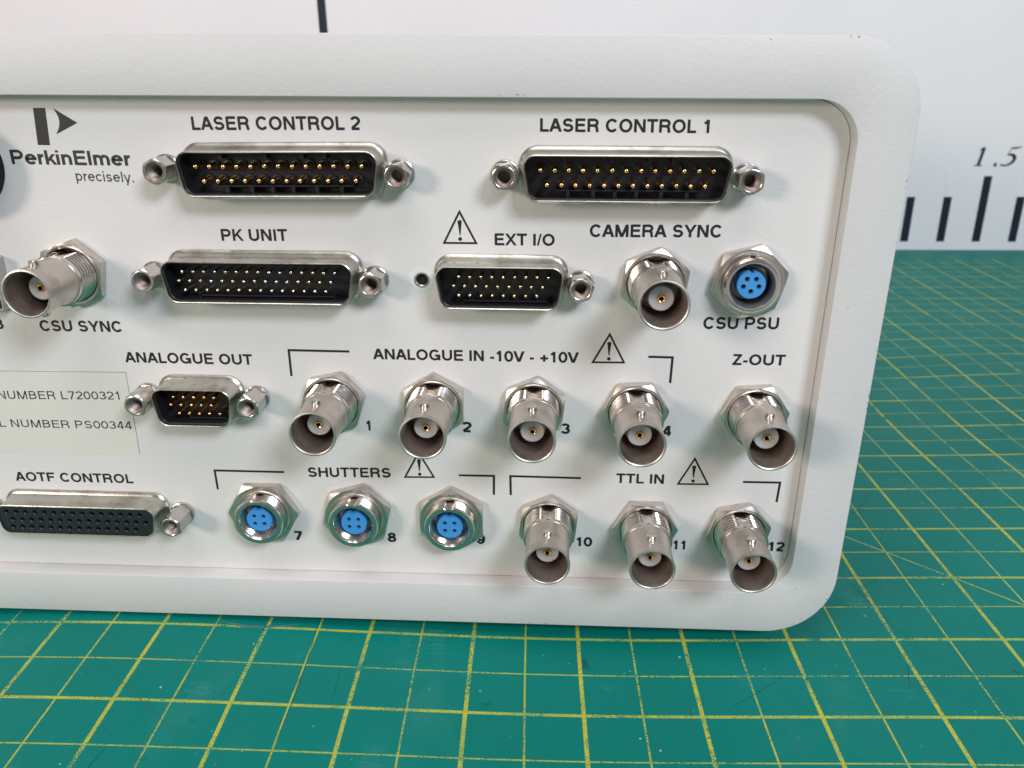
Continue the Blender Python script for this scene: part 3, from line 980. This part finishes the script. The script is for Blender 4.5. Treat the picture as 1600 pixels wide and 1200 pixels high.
def dsub(x, z, w, h, rows, pitch, rowp, lb, depth=5.9, female=False, rad=.5, tip=4.6, mats=('gold',), slots=None, dim=0, bosses=False, rowx=None, tilt=0.0):
    s = MB()
    rc = 2.5
    e = 0.0
    L = [dloop(w+2.3, h+2.3, rc+1.1, -.02), dloop(w+2.2, h+2.2, rc+1.1, -.45), dloop(w+1.6, h+1.6, rc+.8, -.72), dloop(w+.75, h+.75, rc+.4, -.95),
         dloop(w+.2, h+.2, rc+.1, -1.5), dloop(w, h, rc, -2.4), dloop(w, h, rc, -depth+.45), dloop(w-.14, h-.14, rc-.05, -depth+.12), dloop(w-.5, h-.5, rc-.2, -depth)]
    if female:
        L += [dloop(w-.95, h-.95, rc-.45, -depth+.05)]
    else:
        L += [dloop(w-.8, h-.8, rc-.4, -depth+.15), dloop(w-.9, h-.9, rc-.45, -depth+.6), dloop(w-.9, h-.9, rc-.45, -.2)]
    s.loops(L)
    o = s.build('d_connector', 'steel', unit, at(x, 0, z), angle=28)
    o.rotation_euler = (0, R(tilt), 0)
    o['label'] = lb
    # insulator
    ins = MB()
    fd = depth-.25 if female else .9
    if female:
        from mathutils.geometry import delaunay_2d_cdt
        outl = [(p[0], p[2]) for p in dloop(w-1.0, h-1.0, rc-.5, 0)]
        co = [Vector(p) for p in outl]
        n0 = len(co)
        loops = [list(range(n0))]
        hs = []
        for (cnt, zz, xs) in rows:
            for i in range(cnt):
                hs.append((xs+i*pitch, zz))
        for hx, hz in hs:
            b = len(co)
            co += [Vector((hx+.66*math.cos(2*PI*i/12), hz+.66*math.sin(2*PI*i/12))) for i in range(12)]
            loops.append(list(range(b, b+12)))
        edges = [(l[i], l[(i+1) % len(l)]) for l in loops for i in range(len(l))]
        vo, _, fo, *_r = delaunay_2d_cdt(co, edges, [], 0, 1e-6)
        fs = [tuple(f) for f in fo if not any(((sum((vo[i] for i in f), Vector((0, 0)))/len(f))-Vector(q)).length < .65 for q in hs)]
        ins.add([(p.x, -fd, p.y) for p in vo], fs)
        for hx, hz in hs:
            c12 = lambda r, d: [(hx+r*math.cos(2*PI*i/12), -d, hz+r*math.sin(2*PI*i/12)) for i in range(12)]
            ins.loops([c12(.66, fd), c12(.60, fd-.12), c12(.47, fd-.3), c12(.42, fd-2.2)], cap1=True)
        ins.build('socket_insulator', 'blackface', o, angle=30)
    else:
        ins.loops([dloop(w-.95, h-.95, rc-.5, -.3), dloop(w-.95, h-.95, rc-.5, -fd)], cap1=True)
        # black inner lip that runs up the shell wall
        ins.loops([dloop(w-.92, h-.92, rc-.46, -fd), dloop(w-.92, h-.92, rc-.46, -depth+1.0), dloop(w-1.25, h-1.25, rc-.6, -depth+1.1), dloop(w-1.45, h-1.3, rc-.7, -fd)])
        if slots:
            for sx0, sx1, sz0, sz1, hgt in slots:
                ins.box(sx0, sx1, -fd-hgt, -fd+.02, sz0, sz1)
        ins.build('insulator', 'black', o, angle=30)
        if slots:
            pass
        k = 0
        for (cnt, zz, xs) in rows:
            for i in range(cnt):
                px = xs+i*pitch
                mt = mats[k % len(mats)]
                if bosses:
                    bkey = 'boss'
                    if bkey not in pin_cache:
                        bm_ = MB(); bm_.lathe([(.98, 0), (.95, .55), (.62, .6), (.6, .2)], 16)
                        tmp = bm_.build('pin_boss', 'black', None); pin_cache[bkey] = tmp.data; bpy.data.objects.remove(tmp)
                    link('pin_boss', pin_cache[bkey], o, (px, -fd+.02, zz))
                p_ = link('pin', pin_mesh(rad, tip+random.uniform(-.05, .05), mt), o, (px+random.uniform(-.04, .04), 0, zz+random.uniform(-.04, .04)))
                k += 1
    # dark boxes along the shell top paint the shade of small pressed dimples
    if dim:
        dm = MB()
        for i in range(dim):
            u = -w/2+w*(i+.9)/(dim+.8)
            dm.box(u-.42, u+.42, -3.55, -3.3, h/2-.05, h/2+.012)
            dm.box(u-.42, u+.42, -3.28, -3.2, h/2-.05, h/2+.05)
        dm.build('dimple_shade_boxes', 'bore', o, smooth=False)
    return o
def rows25(cx=0):
    return [(13, 1.42, -16.62), (12, -1.42, -15.24)]
def slotbars(w, zb, n, th=.25):
    out = []
    return out
# short ribs that divide the slots along the lower wall
def ribs(xs, z0, z1, h_):
    return [(a-.35, a+.35, z0, z1, h_) for a in xs]
RB1 = ribs([-11.2, -6.2, -2.0, 2.2, 7.0, 12.0], -4.0, -2.7, 2.2)+[(-13.5, 14.5, -2.75, -2.45, 1.9)]+ribs([-12, -3, 4.5, 9], 2.7, 4.0, 2.0)
dsub(-52.75, 38.4, 41.1, 9.0, rows25(), 2.77, 2.84, 'long D connector with two rows of gold pins under LASER CONTROL 2', bosses=True, slots=RB1, rad=.56, tip=4.7)
dsub(15.4, 37.4, 41.0, 9.1, rows25(), 2.77, 2.84, 'long D connector with two rows of gold pins under LASER CONTROL 1', bosses=True, slots=RB1, rad=.56, tip=4.7, tilt=.5)
LIP = lambda a, b: [(a, b, -3.55, -3.25, 2.4), (a, a+.3, -3.9, -3.25, 2.4), (b-.3, b, -3.9, -3.25, 2.4)]
pk_m = ['silverpin', 'palegold', 'silverpin', 'silverpin', 'silverpin', 'palegold', 'palegold', 'palegold', 'silverpin', 'silverpin', 'palegold', 'silverpin', 'palegold', 'palegold', 'silverpin',
        'palegold', 'silverpin', 'palegold', 'silverpin', 'palegold', 'palegold']
dsub(-59.3, 16.6, 41.0, 9.0, [(15, 1.95, -16.15), (15, -.02, -17.1), (14, -1.98, -16.0)], 2.29, 1.98, 'long D connector with three rows of small pins under PK UNIT',
     rad=.43, tip=4.6, mats=pk_m, slots=LIP(-13.5, 15.5), dim=8, tilt=.4, depth=6.3)
dsub(-9.4, 15.8, 27.0, 9.1, [(9, 1.95, -8.45), (9, -.02, -9.55), (8, -1.98, -8.45)], 2.29, 1.98, 'medium D connector with three rows of pale pins under EXT I/O',
     rad=.43, tip=4.6, mats=['palegold'], slots=LIP(-8, 10), dim=5, tilt=.5, depth=6.3)
dsub(-77.2, -11.55, 18.7, 9.0, [(5, 1.95, -4.7), (5, .1, -5.5), (5, -1.95, -3.9)], 2.29, 1.98, 'short D connector with three rows of gold pins under ANALOGUE OUT',
     rad=.43, tip=4.6, mats=['gold'], slots=LIP(-2.5, 6.5), dim=3, tilt=.4, depth=6.3)
dsub(-109.6, -40.9, 39.2, 7.9, [(15, 1.98, -16.6), (15, 0, -15.45), (14, -1.98, -15.8)], 2.29, 1.98, 'long D connector with black socket face under AOTF CONTROL',
     female=True, depth=5.9, tilt=.4)
# a few long seams scored on the female shell top are left to the metal's own wear

# ------------------------------------------------------------------ hexagonal jack screws
def jack(x, z, rot, ln, lb):
    b = MB()
    N = 60
    af = 4.75
    def hexr(a):
        q = (math.degrees(a)-rot) % 60
        return (af/2)/math.cos(R(q-30))
    def ring(fn, dfn):
        out = []
        for i in range(N):
            a = 2*PI*i/N
            r = fn(a)
            out.append((r*math.cos(a), -dfn(r), r*math.sin(a)))
        return out
    L = [ring(hexr, lambda r: .75), ring(lambda a: hexr(a), lambda r: ln-max(0, r-2.34)*1.1-.08), ring(lambda a: 2.3, lambda r: ln-.04),
         ring(lambda a: 2.2, lambda r: ln), ring(lambda a: 1.95, lambda r: ln), ring(lambda a: 1.86, lambda r: ln-.05)]
    b.loops(L)
    o = b.build('jack_screw', 'screw', unit, at(x, 0, z), angle=18)
    o['label'] = lb
    w_ = MB()
    w_.lathe([(2.85, 0.05), (2.9, .3), (2.85, .75), (2.6, .9), (1.9, .9)], 40)
    w_.build('washer', 'screw', o, angle=30)
    hl = MB()
    pf = [(1.87, ln-.05), (1.5, ln-.55)]
    d = ln-.7
    while d > 1:
        pf += [(1.32, d), (1.32, d-.08), (1.48, d-.25), (1.48, d-.3)]
        d -= .42
    pf += [(1.3, .8), (.02, .8)]
    hl.lathe(pf, 32)
    hl.build('threaded_hole', 'bore', o, angle=25)
JK = [(-29.25, 37.9, 10, 5.6, 'hex jack screw right of the LASER CONTROL 2 connector'), (-77.0, 39.0, 25, 6.2, 'hex jack screw left of the LASER CONTROL 2 connector'),
      (-8.25, 37.7, 5, 5.6, 'hex jack screw left of the LASER CONTROL 1 connector'), (39.0, 36.95, 28, 6.2, 'hex jack screw right of the LASER CONTROL 1 connector'),
      (-83.1, 17.0, 20, 6.6, 'hex jack screw left of the PK UNIT connector'), (-35.85, 16.2, 30, 6.0, 'hex jack screw right of the PK UNIT connector'),
      (7.15, 15.4, 12, 5.8, 'hex jack screw right of the EXT I/O connector'),
      (-89.5, -10.8, 8, 7.0, 'hex jack screw left of the ANALOGUE OUT connector'), (-64.6, -11.1, 26, 6.8, 'hex jack screw right of the ANALOGUE OUT connector'),
      (-86.5, -41.3, 30, 7.2, 'hex jack screw right of the AOTF CONTROL connector'), (-133.4, -40.6, 30, 7.0, 'hex jack screw left of the AOTF CONTROL connector')]
for a in JK:
    jack(*a)
# the empty jack-screw hole left of EXT I/O
eh = MB()
eh.lathe([(2.72, .015), (2.62, .045), (1.35, .045)], 48)
eo = eh.build('bare_ring', 'bare', unit, at(-26.1, 0, 16.0), angle=60)
eo['label'] = 'bare ring round the empty screw hole left of the EXT I/O connector'
h2 = MB()
pf = [(1.36, .05)]
d = .0
while d > -2.4:
    pf += [(1.36, d), (1.26, d-.1), (1.26, d-.16), (1.36, d-.3)]
    d -= .42
h2.lathe(pf, 32)
h2.build('threaded_wall', 'screw', eo, angle=25)
h4 = MB(); h4.lathe([(1.34, .05), (1.36, .16), (1.62, .16), (1.68, .05)], 32); h4.build('insert_rim', 'screw', eo, angle=25)
h3 = MB(); h3.lathe([(1.33, -.9), (.02, -.9)], 32); h3.build('dark_bore', 'blackcut', eo)

# ------------------------------------------------------------------ black round socket and square USB socket cut by the left edge
rb = MB()
rb.lathe([(9.2, 0.05), (9.3, .5), (9.3, 5.4), (9.1, 5.9), (8.2, 6.0), (7.6, 5.8), (7.5, 1.5), (.05, 1.5)], 72)
M['deepblack'] = plain_mat('matt_black_plastic', (0.005, 0.005, 0.006), 0.6, 0.1, spec=0.2)
ro = rb.build('round_black_socket', 'deepblack', unit, at(-120.6, 0, 39.8), angle=30)
ro['label'] = 'large black round socket cut by the left edge of the photo'
for i in range(6):
    a = 2*PI*i/6
    pm = pin_mesh(.6, 5.5, 'gold')
    link('pin', pm, ro, (3.9*math.cos(a), 0, 3.9*math.sin(a)))
us = MB()
def rq(w, h, r, y, n=5):
    out = []
    for cx, cz, a0 in ((w/2-r, h/2-r, 0), (-w/2+r, h/2-r, 90), (-w/2+r, -h/2+r, 180), (w/2-r, -h/2+r, 270)):
        for i in range(n+1):
            a = R(a0+90*i/n); out.append((cx+r*math.cos(a), y, cz+r*math.sin(a)))
    return out
us.loops([rq(12.2, 11.4, .6, -.02), rq(12.2, 11.4, .6, -3.4), rq(12.0, 11.2, .5, -3.5), rq(11.4, 10.6, .5, -3.5), rq(11.3, 10.5, .5, -3.3), rq(11.3, 10.5, .5, -.3)])
uo = us.build('usb_socket', 'steel', unit, at(-122.3, 0, 15.3), angle=30)
uo['label'] = 'square metal USB socket at the left edge of the photo'
MB().box(-5.6, 5.6, -.8, -.1, -5.2, 5.2).build('socket_interior', 'blackcut', uo, smooth=False)
MB().box(-2.6, 2.6, -3.0, -.85, -1.6, 1.6).build('contact_tongue', 'black', uo, smooth=False)
